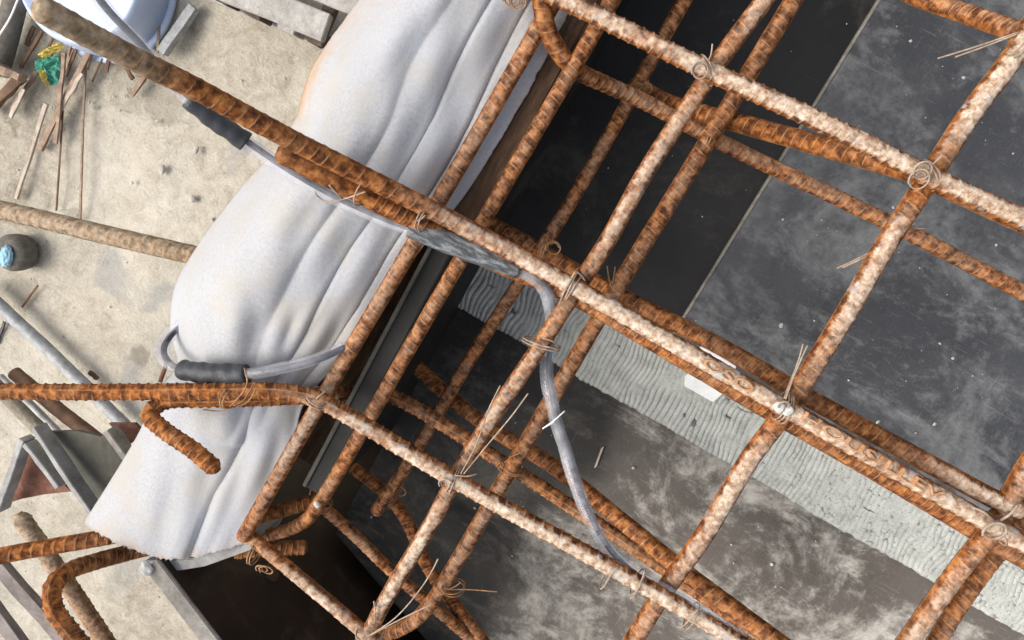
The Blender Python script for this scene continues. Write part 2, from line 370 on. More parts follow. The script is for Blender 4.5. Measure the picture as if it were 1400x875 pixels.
# ------------------------------------------------------------------ setting: ground
GZ = -0.65
def ground():
    # fine uneven sheet near by, flat far away
    xs = np.concatenate([[-60,-20,-6,-2.4], np.linspace(-1.5, 1.5, 151), [2.4,6,20,60]])
    X, Y = np.meshgrid(xs, xs, indexing='ij')
    z = np.zeros_like(X)
    for k in range(26):
        f = random.uniform(6, 60); a = random.uniform(0, 6.28); z += .10/f*np.sin(f*(X*math.cos(a)+Y*math.sin(a))+random.uniform(0, 6))*.22
    far = np.maximum(np.abs(X), np.abs(Y)) > 1.5; z[far] = 0
    V = np.stack([X, Y, GZ+z-.001], -1)
    o = link('ground', grid_mesh('ground', V, len(xs), len(xs), closed_v=False), 'ground'); tag(o, 'pale cement and sand ground below the formwork', None, kind='structure')
    return o
ground()

# ------------------------------------------------------------------ formwork
DZ = -0.27                                   # top of the plywood deck
xw = float(np.mean([at(790,60,-.035)[0], at(705,210,-.035)[0]]))   # inner edge of the side form
J = float(np.mean([at(1195,0,DZ)[0], at(1070,215,DZ)[0], at(950,420,DZ)[0]]))
yS0 = [at(612,372,DZ), at(1320,730,DZ)]      # centre-line hints of the strip
yU = float(np.mean([at(960,520-30,DZ)[1], at(1200,620,DZ)[1]]))
yS = float(np.mean([at(720,425,DZ)[1], at(940,540,DZ)[1], at(1170,690,DZ)[1], at(1330,785,DZ)[1]]))
print('xw', xw, 'J', J, 'yS', yS)
pitA, pitB = at(437,706,DZ), at(606,905,DZ)
YT, YB, XR = 0.75, -0.75, 1.0
ysec = float(at(600,300,-.035)[1]); yend = float(at(398,655,-.035)[1])
def panel(name, poly, z1, mat, label, edge=None):
    e = empty(name, (sum(p[0] for p in poly)/len(poly), sum(p[1] for p in poly)/len(poly), z1-.018))
    child('face', prism_mesh('face', poly, z1-.018, z1, .0007), mat, e)
    if edge:                                   # raw cut edge that stands a little proud
        child('raw_edge', prism_mesh('raw_edge', edge, z1-.0185, z1+.0009, .0003), 'raw_edge', e)
    tag(e, label, 'plywood panel'); return e
g = .0015
panel('plywood_panel', [(xw-.01, yS+g), (J-g, yS+g), (J-g, YT), (xw-.01, YT)], DZ-.004, 'film_black', 'black film faced plywood deck panel along the foot of the brown timber rail')
panel('plywood_panel', [(J+g, yS+g), (XR, yS+g), (XR, YT), (J+g, YT)], DZ, mat_grey(), 'dusty dark grey plywood deck panel speckled with white mortar drops',
      [(J+g-.0035, yS+g), (J+g-.0002, yS+g), (J+g-.0002, YT), (J+g-.0035, YT)])
# lower left deck panel is cut off along the pit
d = pitB-pitA; pe = pitA-d*.35
tx = (xw-.01-pitA[0])/d[0]; pc = pitA+d*tx
tb = (YB-pitA[1])/d[1]; pb = pitA+d*tb
def clip(poly):                                # keep the side of the pit line away from the pit
    nrm = np.array([-d[1], d[0]]); nrm = nrm if nrm@(np.array([J, yS])-pitA[:2]) > 0 else -nrm
    out = []; n_ = len(poly); f = [float(nrm@(np.array(p)-pitA[:2])) for p in poly]
    for i in range(n_):
        a, b, fa, fb = np.array(poly[i]), np.array(poly[(i+1) % n_]), f[i], f[(i+1) % n_]
        if fa >= 0: out.append(tuple(a))
        if fa*fb < 0: out.append(tuple(a+(b-a)*fa/(fa-fb)))
    return out
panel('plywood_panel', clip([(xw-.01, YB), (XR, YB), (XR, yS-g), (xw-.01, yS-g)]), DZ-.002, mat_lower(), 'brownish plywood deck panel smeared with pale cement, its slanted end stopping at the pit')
# side form: vertical board, timber rail
sf = empty('side_form', (xw-.03, .3, -.3))
child('face_board', box_mesh('face_board', xw-.024, xw-.006, ysec, YT, -.30, -.062, .001), 'film_black', sf)
child('top_rail', box_mesh('top_rail', xw-.075, xw, ysec, YT, -.060, -.036, .002), 'timber', sf)
child('waler', box_mesh('waler', xw-.075, xw-.026, ysec, YT, -.22, -.17, .002), 'timber', sf)
tag(sf, 'side form with dark brown timber top rail, partly covered by the white felt', 'formwork')
sf2 = empty('side_form', (xw-.03, -.2, -.3))
child('face_board', box_mesh('face_board', xw-.030, xw-.010, yend, ysec-.003, -.30, -.036, .001), 'dark_board', sf2)
child('edge_strip', box_mesh('edge_strip', xw-.0305, xw-.0265, yend+.001, ysec-.004, -.0358, -.033, .0006), 'dark_steel', sf2)
child('waler', box_mesh('waler', xw-.075, xw-.032, yend+.004, ysec-.003, -.12, -.07, .002), 'timber', sf2)
tag(sf2, 'black film faced side form spotted with dust, beside the hooked bars', 'formwork')

# pit: cross form with pale worn top edge, and the beam bottom
c0, c1 = at(203,782,-.03), at(330,948,-.03)
dn = (c1-c0)/np.linalg.norm(c1-c0); nn = np.array([-dn[1], dn[0], 0])   # to the inside
if nn @ (at(400,800,-.03)-c0) < 0: nn = -nn
c0 = c0-dn*.004; c1 = c1+dn*.6
cf = empty('cross_form', (c0+c1)/2+np.array([0,0,-.5]))
P4 = lambda o0, o1, s0=0, s1=0: [tuple((c0+dn*s0+nn*o0)[:2]), tuple((c1+dn*s1+nn*o0)[:2]), tuple((c1+dn*s1+nn*o1)[:2]), tuple((c0+dn*s0+nn*o1)[:2])]
child('board', prism_mesh('board', P4(.0, .017), GZ, -.031, .001), 'pit', cf)
child('worn_edge', prism_mesh('worn_edge', P4(-.0008, .0178, -.0008, .0008), -.0335, -.0285, .001), 'weathered', cf)
hp = at(313,822,-.16)
hc = hp - nn*((hp-c0)@nn-.0185)
def disc(name, c, nrm, r, h):
    q = Vector(nrm).to_track_quat('Z', 'Y').to_matrix(); bm = bmesh.new()
    bmesh.ops.create_cone(bm, cap_ends=True, segments=28, radius1=r, radius2=r*.85, depth=h)
    for v in bm.verts: v.co = q@v.co+Vector(c)
    me = bpy.data.meshes.new(name); bm.to_mesh(me); bm.free(); return me
child('hole_plug', disc('hole_plug', hc, nn, .012, .004), 'timber', cf)
tag(cf, 'brown plywood cross form with a pale worn top edge beside the pit', 'formwork')
pf = link('pit_bottom', prism_mesh('pit_bottom', [tuple((c0+nn*.02)[:2]), tuple((c1+nn*.02)[:2]), (c1[0]+.5, c1[1]-.02), (xw+.5, pc[1]-.02)], GZ-.03, GZ+.012), 'pit')
tag(pf, 'dark plywood bottom of the pit below the hooked bars', 'plywood panel')
pw = link('drop_board', prism_mesh('drop_board', [(pc[0], pc[1]), (pb[0], pb[1]), (pb[0]+.018, pb[1]+.004), (pc[0]+.018, pc[1]+.004)], GZ, DZ-.024), 'pit')
tag(pw, 'dark board dropping from the slanted deck end into the pit', 'formwork')
# steel end plate under the cloth at the form corner
ep = link('steel_end_plate', prism_mesh('steel_end_plate', [tuple(at(*p)[:2]) for p in ((205,788,-.04),(196,768,-.04),(262,765,-.04),(330,735,-.04),(352,738,-.04),(345,752,-.04),(278,776,-.04))], -.10, -.042, .001), 'steel')
tag(ep, 'bent grey steel end plate poking from under the frayed felt edge', 'steel plate')

# wrinkled strip laid across the deck
def strip():
    L0, L1 = at(606,362,DZ)[0], XR-.05
    nu, nv = int((L1-L0)/.0009), 60
    u = np.linspace(0, 1, nu)[:, None]; v = np.linspace(-1, 1, nv)[None, :]
    W = .036*np.ones_like(u)+.0008*np.sin(u*40)+rng.normal(0, .00025, u.shape)
    x = L0+(L1-L0)*u+np.zeros_like(v); y = yS+W*v+.0006*np.sin(u*23)
    ph = x*2*math.pi/.0062+v*3.2+1.6*np.sin(v*3+x*30)+1.3*np.sin(x*57)+.9*np.sin(x*21+v*5)
    def vn(fx, fy, sd):                                  # smooth random field on the strip
        r_ = np.random.default_rng(sd); gx = int((L1-L0)*fx)+3; gy = int(fy)+3; G = r_.random((gx, gy))
        a_ = (x-L0)*fx; b_ = (v+1)/2*fy+np.zeros_like(x); i0 = a_.astype(int); j0 = b_.astype(int); fa = a_-i0; fb = b_-j0
        fa = fa*fa*(3-2*fa); fb = fb*fb*(3-2*fb)
        return (G[i0, j0]*(1-fa)+G[i0+1, j0]*fa)*(1-fb)+(G[i0, j0+1]*(1-fa)+G[i0+1, j0+1]*fa)*fb
    ph = ph+4.5*vn(28, 2, 1)+3.0*vn(70, 4, 2)
    right = np.clip((x-at(1010,600,DZ)[0])/.10, 0, 1)
    gate = np.clip(vn(40, 3, 3)*2.2-.25, .15, 1.2)*(1-.7*right)
    ridge = np.sign(np.sin(ph))*np.abs(np.sin(ph))**.7
    pit = np.clip(vn(420, 34, 4)-.72, 0, 1)*(.3+.7*right)
    gouge = np.clip(vn(60, 9, 5)*vn(150, 14, 6)-.62, 0, 1)*4
    hgt = .0014*gate*ridge-.006*pit-.006*gouge+.0010*vn(90, 6, 7)
    z = DZ+.0036+hgt+rng.normal(0, .00014, x.shape)
    low = np.clip(.5-.5*ridge*np.minimum(gate, 1), 0, 1)*.75+pit*3+gouge*3
    z[:, 0] -= .002; z[:, -1] -= .002
    y[:, 0] += .0013*(vn(160, 2, 8)[:, 0]-.5)*2; y[:, -1] += .0013*(vn(160, 2, 9)[:, 0]-.5)*2
    V = np.stack([x, y, z], -1)
    o = link('joint_strip', grid_mesh('joint_strip', V, nu, nv, closed_v=False, attrs=dict(groove=np.clip(low, 0, 1))), 'strip')
    m = o.modifiers.new('thick', 'SOLIDIFY'); m.thickness = .002; m.offset = -1
    tag(o, 'pale grey wrinkled sealing strip laid over the deck joint', 'strip')
strip()

# ------------------------------------------------------------------ reinforcing bars
def rebar(label, pts, dia, dust=.5, tone=0.0, pitch=None, ribh=.085, roll=1.57, slope=.45, group=None, smooth_until=None, name='reinforcing_bar', long_rib=True, cap=.6):
    """pts: (px, py, z[, dust[, tone]])"""
    P = []
    for p in pts:
        w_ = at(*p[:3]); P.append([*w_, p[3] if len(p) > 3 else dust, p[4] if len(p) > 4 else tone])
    dia *= .93; pitch = (pitch or dia*.55); step = pitch/9; nv = 28; r = dia/2
    P, s = spline(P, step); T, N, B = frames(P[:, :3])
    s_ = s[:, None]; th = np.linspace(0, 2*math.pi, nv, endpoint=False)[None, :]
    t2 = th+roll
    side = np.sign(np.sin(t2)); ph = s_/pitch+side*slope*((t2 % math.pi)/math.pi-.5)*1.3+np.where(side > 0, 0, .5)
    fr = ph-np.floor(ph)
    bumpv = np.exp(-((fr-.5)/.10)**2)*np.abs(np.sin(t2))**.45
    lr = np.exp(-(np.sin(t2)/.16)**2) if long_rib else 0*t2
    rib = np.maximum(bumpv, .75*lr)
    if smooth_until is not None: rib = rib*(np.clip((s_-smooth_until)/.004, 0, 1))
    low = sum(np.sin(s_*k1+th*k2+k3)*a for k1, k2, k3, a in ((210,1,.3,.006),(520,2,1.1,.006),(900,-3,2,.005),(130,-1,4,.007)))
    R = r*(.955+ribh*rib*1.45+low+rng.normal(0, .0018, rib.shape))
    # rounded ends
    e = np.minimum(s_, s_[-1]-s_)/(r*cap); R = R*np.sqrt(np.clip(1-(1-np.clip(e, 0, 1))**2, .25, 1))
    V = P[:, None, :3]+R[..., None]*(np.cos(th)[..., None]*N[:, None]+np.sin(th)[..., None]*B[:, None])
    one = np.ones_like(R)
    me = grid_mesh(name, V, len(P), nv, attrs=dict(rib=rib*one, dust=P[:, 3:4]*one, tone=P[:, 4:5]*one))
    o = link(name, me, 'rust'); tag(o, label, 'rebar', group); return o
D16, D14, D12 = .0165, .0145, .0135
# bars running across the form (upper layer, dust covered)
rebar('pale dusty upper bar carrying a single wire ring and a double ring tie',
      [(700,-32,.010,.5),(775,2,.010,.75),(965,95,.010,1.0),(1150,180,.010,1.05),(1268,240,.010,1.0),(1440,318,.010,1.15)], D16, 1.0, pitch=.0085, roll=.35)
mt = rebar('long bar with rolled lettering, its muddy raised end reaching over felt and basin',
      [(48,8,.235,.1,1.0),(120,47,.205,.05,.95),(190,84,.175,0,.75),(245,110,.152,.0,.1),(400,192,.095,.0),(520,252,.055,.05),(600,292,.032,.45),(690,340,.016,.9),(780,390,.010,1.2),(1070,556,.010,1.15),(1362,722,.010,1.1),(1440,768,.010,1.1)], .0172, .6, pitch=.0095, roll=1.5, ribh=.05)
rebar('bar lying level over the bound felt, then bending across the cage, pale backed',
      [(-60,533,.030,0),(0,535,.030,0),(150,536,.028,0),(300,535,.024,0),(390,536,.020,.1),(430,544,.016,.5),(475,568,.012,.9),(620,655,.010,1.1),(900,812,.010,1.15),(1060,905,.010,1.1)], D16, .8, pitch=.0090, roll=.4)
# bars along the form, upper layer
rebar('straight rusty bar lying along the edge of the white felt',
      [(775,-30,-.010,.2),(748,18,-.010,.35),(600,275,-.012,.35),(455,520,-.012,.5),(400,615,-.014,.7),(352,700,-.016,.3),(330,738,-.020,.2)], .0155, .5, pitch=.0085, ribh=.05)
rebar('rusty bar with a whitened lower half, tied to the clear hose',
      [(1085,-62,-.008,.6),(1045,0,-.008,.75),(1000,60,-.008,.45),(955,125,-.008,.6),(880,240,-.008,.8),(830,330,-.008,.7),(775,415,-.008,.3),(735,478,-.008,.6),(680,560,-.008,.8),(622,655,-.008,.45),(590,715,-.008,.95),(530,815,-.008,1.0),(503,868,-.010,.4)], .0155, .7, pitch=.0085, ribh=.055)
rebar('pale bar crossing the big grey panel, dark where the wires tie it',
      [(1440,-18,-.008,1.1),(1390,70,-.008,1.2),(1320,165,-.008,1.15),(1290,212,-.008,.2),(1250,275,-.008,.1),(1220,320,-.008,.8),(1150,440,-.008,.9),(1100,520,-.008,.35),(1072,565,-.008,.1),(1030,620,-.008,.85),(960,735,-.008,.85),(910,805,-.008,.6),(860,885,-.010,.4)], .0185, .9, pitch=.0105, ribh=.06)
rebar('thick pale topped bar running under the ring tied crossing towards the brown panel',
      [(1460,555,-.008,.7),(1400,645,-.008,.8),(1362,715,-.008,.4),(1310,780,-.008,.65),(1225,900,-.008,.8)], .0185, .8, pitch=.0105, ribh=.06)
rebar('plain rust brown bar tucked directly beneath the thick pale topped bar',
      [(1440,650,-.040,.2),(1385,728,-.040,.2),(1330,800,-.040,.2),(1262,905,-.040,.2)], .0165, .2, pitch=.0095)
# deeper bars along the form
rebar('rust brown bar inside the form whose lower end curls into a hook at the pit',
      [(862,-45,-.022,.2),(830,12,-.022,.2),(700,235,-.024,.25),(560,475,-.026,.25),(480,615,-.030,.25),(440,682,-.038,.2),(420,710,-.046,.1),(395,724,-.055,.1),(350,735,-.070,.1)], .0140, .3, pitch=.0072)
rebar('thin bar low in the form with a sawn off lower end beside a wire ring',
      [(975,-70,-.125,.25),(930,10,-.125,.25),(785,268,-.130,.3),(640,495,-.140,.3),(560,630,-.145,.3),(512,703,-.148,.3)], .0142, .3, pitch=.0070)
rebar('evenly rust brown bar running just under its whitened neighbour and curving left at the pit',
      [(1130,-75,-.075,.3),(1085,0,-.075,.3),(960,205,-.078,.25),(840,400,-.080,.3),(700,638,-.085,.35),(620,775,-.090,.4),(588,826,-.092,.3),(565,850,-.094,.2),(520,872,-.094,.1),(470,890,-.094,.1)], .0160, .3, pitch=.0080)
# lower bars across the form
rebar('rusty bar that dips from the felt edge and runs low past the wire tuft',
      [(738,-12,.004,.1),(748,40,-.006,.1),(768,76,-.020,.2),(792,98,-.042,.3),(830,116,-.066,.3),(875,136,-.088,.35),(985,194,-.110,.3),(1230,312,-.125,.3),(1440,422,-.130,.3)], .0160, .3, pitch=.0085)
rebar('dark ribbed bar slanting up beneath the pale upper bar to the double ring tie',
      [(862,112,-.125,0),(905,138,-.118,0),(1010,168,-.090,0),(1150,207,-.050,0),(1255,238,-.020,.0),(1330,272,-.016,.1),(1440,322,-.012,.2)], .0178, .05, pitch=.0090, ribh=.10)
rebar('ribbed rust brown bar running close above the lettered bar, whitened at its far end',
      [(640,290,-.150,.1),(700,322,-.140,.1),(850,405,-.110,.1),(1000,482,-.070,.1),(1090,535,-.045,.1),(1230,612,-.025,.1),(1290,645,-.012,.6),(1345,675,-.008,1.1),(1400,702,-.006,1.1)], .0165, .2, pitch=.0085, ribh=.10)
rebar('smooth ended bar spliced below the lettered bar, its blunt end lying on the felt',
      [(378,206,.070,0),(500,268,.040,0),(560,298,.024,.05),(660,350,.000,.1),(780,401,-.014,.1),(900,470,-.016,.05),(1060,565,-.016,.05),(1200,645,-.016,.05),(1345,731,-.016,.1),(1440,787,-.016,.1)], .0185, .1, pitch=.0062, smooth_until=.078, ribh=.07)
rebar('hooked bar bent back over the lower felt, then running down low across the cage',
      [(297,643,.058,0),(265,616,.050,0),(222,586,.040,0),(205,566,.030,0),(220,551,.022,0),(270,546,.015,0),(340,545,.008,0),(440,541,-.030,0),(500,537,-.075,.0),(530,540,-.090,.0),(560,553,-.098,.2),(700,640,-.110,.25),(850,738,-.115,.2),(940,800,-.115,.2),(1070,890,-.115,.2)], .0162, .15, pitch=.0078, ribh=.10, cap=.9)
rebar('thick dark ribbed bar rising from the low corner under the clear hose',
      [(540,474,-.215,.0),(600,530,-.205,.05),(660,578,-.190,.1),(760,640,-.150,.1),(850,712,-.105,.1),(940,785,-.070,.1),(1000,830,-.055,.1),(1085,893,-.045,.1)], .0182, .1, pitch=.0105, ribh=.10)
# bars at the pit
rebar('short whitened bar reaching from the felt corner across the dark pit',
      [(336,728,-.028,.2),(380,765,-.020,.6),(440,815,-.014,.9),(502,868,-.010,.7),(540,900,-.010,.7)], .0150, .7, pitch=.0090, ribh=.05)
rebar('brown bar following the slanted deck edge above the pit',
      [(440,692,-.112,.3),(480,727,-.125,.35),(540,785,-.140,.3),(600,835,-.150,.2),(680,905,-.160,.1)], .0145, .3, pitch=.0075)
rebar('low yellowish brown bar passing beside the slanted deck edge bar',
      [(480,638,-.225,.1),(520,668,-.220,.1),(550,702,-.215,.1),(585,775,-.190,.1),(620,825,-.170,.15),(690,915,-.150,.2)], .0165, .1, pitch=.0085)
rebar('short ribbed stub bridging from the felt corner to the curled hook',
      [(318,722,-.050,0),(355,706,-.055,0),(400,694,-.060,0),(440,680,-.066,.0)], .0150, .05, pitch=.0062, ribh=.11)
rebar('stubby sawn off bar end showing under the whitened short bar at the pit',
      [(318,755,-.060,0),(352,752,-.070,0),(385,750,-.080,0),(421,748,-.090,0)], .0165, .1, pitch=.0062, ribh=.11)
rebar('rusty bar passing under the frayed felt corner, straight and level',
      [(-60,775,-.02,0),(0,760,-.030,0),(90,744,-.050,0),(180,728,-.072,0),(240,716,-.090,0)], .0180, .05, pitch=.0105, ribh=.10)
rebar('rusty bar bent into a tight curl in front of the mud caked rod',
      [(260,735,-.095,0),(190,752,-.066,0),(130,768,-.026,0),(92,782,.008,0),(72,804,.032,0),(74,832,.038,0),(95,862,.042,0),(130,905,.048,0)], .0180, .05, pitch=.0082, ribh=.11)
rebar('rusty bar slanting off past the top of the grey panel',
      [(1215,-24,-.110,.1),(1250,-6,-.100,.15),(1330,22,-.070,.3),(1400,47,-.030,.5),(1450,65,-.015,.5)], .0170, .25, pitch=.0085, ribh=.09)
# rods outside the form
rebar('mud caked rod poking from the felt above the bare ground',
      [(-50,277,-.33,.45,1),(0,287,-.33,.5,1),(140,320,-.33,.35,1),(278,352,-.33,.05,.9),(330,364,-.33,.2,.8)], .0285, .4, 1.0, pitch=.017, ribh=.06)
rebar('mud caked rod standing behind the curled bar with a rounded top end',
      [(24,702,-.30,.6,1),(60,752,-.31,.5,.8),(100,810,-.32,.3,.5),(160,900,-.33,.3,.3)], .0270, .4, .6, pitch=.0125, roll=1.2, ribh=.07, cap=1.0)

# rolled lettering on the long bar
def bar_letters():
    txt = [('HOUSILLEV', 1096, 566, 1290, 680), ('OSO', 962, 492, 1030, 533)]
    p = empty('lettering_root', at(1100,570,.018))
    for s, x0, y0, x1, y1 in txt:
        cu = bpy.data.curves.new('letters', 'FONT'); cu.body = s; cu.size = 1; cu.extrude = .03; cu.bevel_depth = .015
        tmp = bpy.data.objects.new('tmp', cu); COL.objects.link(tmp); bpy.context.view_layer.update()
        dg = bpy.context.evaluated_depsgraph_get(); me = bpy.data.meshes.new_from_object(tmp.evaluated_get(dg)); bpy.data.objects.remove(tmp)
        co = np.empty(len(me.vertices)*3); me.vertices.foreach_get('co', co); co = co.reshape(-1, 3)
        A, B = at(x0, y0, .0186), at(x1, y1, .0186); T = B-A; L = np.linalg.norm(T); T /= L
        U = np.cross([0, 0, 1.0], T); hgt = .0085
        c = co.copy(); c[:, 0] *= L/co[:, 0].max(); c[:, 1] = (co[:, 1]-.36)*hgt/.75; 
        # hug the round bar
        zz = np.sqrt(np.maximum(.0086**2-c[:, 1]**2, 0))
        c[:, 2] = zz+.0001+co[:, 2]*.022
        W_ = A+np.outer(c[:, 0], T)+np.outer(c[:, 1], U); W_[:, 2] = .010+c[:, 2]
        me.vertices.foreach_set('co', W_.ravel()); me.update()
        a_ = me.attributes.new('dust', 'FLOAT', 'POINT'); a_.data.foreach_set('value', np.full(len(me.vertices), .4, np.float32))
        a_ = me.attributes.new('rib', 'FLOAT', 'POINT'); a_.data.foreach_set('value', np.full(len(me.vertices), .85, np.float32))
        o = link('rolled_letters', me, 'rust', mt)
    bpy.data.objects.remove(p)
bar_letters()

# ------------------------------------------------------------------ tie wires
def tie(label, px, py, z, ang, tails=(), curls=(), mat='wire', r=.0007, hw=.0125, hd=.017, n=2, wrap=True, group=None):
    c = at(px, py, z); a = math.radians(ang); ux = at(px+math.cos(a), py+math.sin(a), z)-c; ux /= np.linalg.norm(ux)
    px_ = np.array([-ux[1], ux[0], 0]); parts = []
    if wrap:
        for k in range(n):
            t = np.linspace(0, 2*math.pi, 26); off = (k-(n-1)/2)*.0026
            tilt = random.uniform(-.12, .12)
            pth = [c+ux*hw*math.cos(q)*(1+tilt*.3)+np.array([0, 0, 1])*hd*math.sin(q)+px_*(off+tilt*.012*math.cos(q)) for q in t]
            parts.append(tube_mesh('w', pth, r, .0012, 6))
    else: parts.append(tube_mesh('w', [c-ux*.004, c, c+ux*.004], r, .001, 6))
    root = link('tie_wire', join_meshes('tie_wire', parts), mat); tag(root, label, 'tie wire', group)
    for tl in tails:
        link('tail', tube_mesh('tail', [at(*q) for q in tl], r*.95, .002, 6), mat, root)
    for (cx, cy, cz, rr) in curls:
        q = np.linspace(0, 2*math.pi*1.55, 34); cc = at(cx, cy, cz); s = mpp(cz)*rr
        link('curl', tube_mesh('curl', [cc+np.array([s*math.cos(t+.6)*(1+.05*t), s*math.sin(t+.6)*(1+.05*t), .0004*t+.0035*math.sin(t)]) for t in q], r*1.05, .0009, 6), mat, root)
    return root
tie('tie wire with one curled ring and an upright tail on the upper pale bar', 967, 96, .002, 60, [[(968,84,.018),(972,75,.020),(974,60,.022)]], [(957,97,.020,7.5)])
tie('tie wire with two stacked rings where the dark ribbed bar meets the pale bar', 1268, 240, -.002, 62, [[(1268,230,.020),(1278,222,.022),(1288,212,.024)]], [(1260,234,.021,8),(1255,246,.018,9)], hd=.020)
tie('tie wire knot on the lettered bar next to the folded clear hose', 781, 391, .000, 118, [[(775,392,.020),(770,402,.016),(764,418,.004)],[(781,380,.020),(788,372,.020),(795,377,.016),(800,384,.010)],[(800,402,.0),(818,418,-.004),(838,404,-.008)]], [], n=3, hd=.019)
tie('whitish tie wire knot smeared with mortar where the lettered bar crosses the pale bar', 1071, 556, .002, 118, [[(1072,545,.018),(1078,528,.012),(1092,492,.006),(1098,470,.006)],[(1074,546,.018),(1085,515,.012),(1104,472,.008)]], [(1071,553,.020,5)], n=3)
tie('tie wire with a ring and two bent ends on the crossing beside the strip end', 1362, 722, .000, 60, [[(1358,712,.018),(1345,700,.018),(1330,694,.016)],[(1368,712,.020),(1382,702,.022),(1392,690,.022)]], [(1358,725,.021,10.5)], r=.0011, n=2)
tie('tie wire with a flat ring and two long pale tails above the deck', 622, 655, .002, 118, [[(630,648,.018),(650,610,.016),(668,560,.022),(684,527,.030)],[(634,648,.018),(665,610,.014),(700,568,.022),(722,538,.030)],[(622,650,.019),(640,651,.018),(652,648,.014)]], [(611,660,.016,7)], n=2)
tie('tie wire holding the clear hose against the whitened bar', 740, 470, -.008, 20, [[(742,462,.006),(758,468,.002),(764,476,-.006)]], [], hw=.016, hd=.013, n=2)
tie('tie wire with two long curved tails at the bar ends over the pit', 506, 866, -.004, 10, [[(500,872,.004),(540,845,.006),(575,805,.008),(592,778,.010),(599,764,.012)],[(500,872,.004),(545,848,.006),(590,826,.008)],[(512,850,.0),(513,835,.002),(511,822,.004)]], [], n=2)
tie('straight straw coloured wire tail sticking sideways from the brown bar', 620, 803, -.085, 10, [[(612,806,-.075),(640,806,-.075),(680,809,-.075)],[(612,806,-.075),(622,802,-.075),(630,796,-.075)]], [], 'wire_rust', hw=.011)
tie('rusty tie wire round the brown bar above the deck edge', 700, 640, -.095, 20, [[(690,632,-.07),(700,624,-.068),(716,618,-.066)]], [], 'wire_rust', hw=.013)
tie('tie wire tuft with frayed grey ends inside the dark form', 787, 97, -.082, 115, [[(785,92,-.062),(770,98,-.060),(757,108,-.058)],[(785,92,-.062),(768,102,-.060),(760,111,-.058)],[(785,92,-.062),(768,97,-.060),(754,104,-.058)]], [], 'wire', hd=.018)
tie('small rusty ring of wire beside the thin low bar', 878, 128, -.115, 110, [], [(872,124,-.100,6),(884,122,-.104,5)], 'wire_rust', hd=.016)
tie('rusty wire turns on the even brown bar above the low bar', 965, 195, -.092, 110, [[(958,186,-.068),(962,178,-.066),(975,186,-.066)]], [], 'wire_rust', hd=.022, n=2)
tie('two thin wire tails lying out over the grey panel beside the pale bar', 1232, 312, -.06, 118, [[(1212,330,-.005),(1180,350,-.015),(1144,367,-.020)],[(1212,331,-.005),(1185,350,-.012),(1152,366,-.018)],[(1240,305,-.02),(1252,312,-.03),(1266,312,-.03)]], [], wrap=False)
tie('pair of long straight wire tails jutting from the pale bar near its top', 1396, 56, .000, 118, [[(1392,44,.010),(1340,62,.005),(1282,80,.000)],[(1392,46,.010),(1345,64,.005),(1306,78,.0)]], [], hd=.015)
tie('two wire ends standing up behind the lettered bar', 836, 402, -.095, 118, [[(838,398,-.085),(833,382,-.065),(830,364,-.05)],[(836,398,-.085),(839,380,-.065),(841,365,-.05)]], [], 'wire_rust', hd=.02)
tie('wire loop on the thin low bar behind the lettered bar', 745, 340, -.132, 110, [], [(757,339,-.115,7)], 'wire_rust', hd=.018)
tie('fine wire hugging the rust brown bar inside the form', 662, 300, -.08, 120, [[(655,303,-.066),(670,288,-.064),(684,268,-.064)]], [], 'wire', hd=.012, n=1, wrap=False)
tie('small rusty wire ring near the sawn off bar end', 540, 676, -.19, 110, [], [(547,671,-.165,7)], 'wire_rust', hd=.025)
tie('knotted dusty wire on the curled bar hook', 436, 690, -.096, 20, [[(432,690,-.075),(424,672,-.06),(430,664,-.06)],[(428,700,-.08),(418,690,-.07),(420,706,-.08)]], [], 'wire_rust', hd=.016, n=3)
tie('small wire ring hanging below the short whitened bar', 352, 752, -.03, 110, [], [(366,778,-.05,7),(360,776,-.05,6)], 'wire_rust', hd=.018)
tie('rusty wires binding the level bar to the hooked bar on the felt', 320, 541, .018, 100, [[(334,503,.040),(338,522,.046),(322,548,.034),(302,562,.012),(278,560,.004)],[(352,528,.038),(340,548,.030),(322,556,.012)],[(346,526,.038),(334,546,.030),(312,558,.012)]], [], 'wire_rust', hd=.022, hw=.010)
tie('wire winding where the bent bar meets the felt edge bar', 440, 544, .004, 30, [[(446,534,.022),(437,541,.026),(428,552,.012)]], [], 'wire', hd=.024, n=2)
tie('thin wire crossing the rust brown bar next to the deep corner', 530, 525, -.085, 120, [[(548,500,-.068),(540,512,-.068),(524,530,-.070)]], [], 'wire', hd=.014, n=2)
tie('bent thin wire round the smooth bar end on the felt', 498, 262, .05, 110, [[(500,262,.062),(470,272,.050),(446,276,.040),(434,268,.040),(431,262,.044)],[(468,272,.050),(458,262,.055),(450,253,.060)]], [], 'wire', hd=.018, n=1)
tie('thin wire tying the two spliced bars above the felt edge', 583, 298, .022, 110, [[(588,284,.040),(580,296,.040),(566,304,.030)]], [], 'wire', hd=.024, n=2)
tie('small grey wire coil resting on the felt top', 708, 4, .000, 0, [], [(709,2,.010,8),(700,-2,.010,8)], 'wire_rust', wrap=False)
tie('thin bright wire clipping the hose to the pale bar, left of the crossing', 830, 787, .008, 120, [[(844,775,.020),(836,785,.021),(828,796,.012)]], [], 'wire', r=.0007, n=1, hd=.012)
tie('bright wire looped over hose and pale bar beside the crossing', 872, 795, .010, 118, [[(882,780,.022),(876,796,.022),(868,814,.010),(862,818,.004)]], [], 'wire', r=.0007, n=1, hd=.013)
tie('bright wire bent over hose and pale bar beyond the crossing', 945, 842, .010, 118, [[(955,832,.022),(946,843,.022),(934,856,.014),(926,858,.008)]], [], 'wire', r=.0007, n=1, hd=.013)
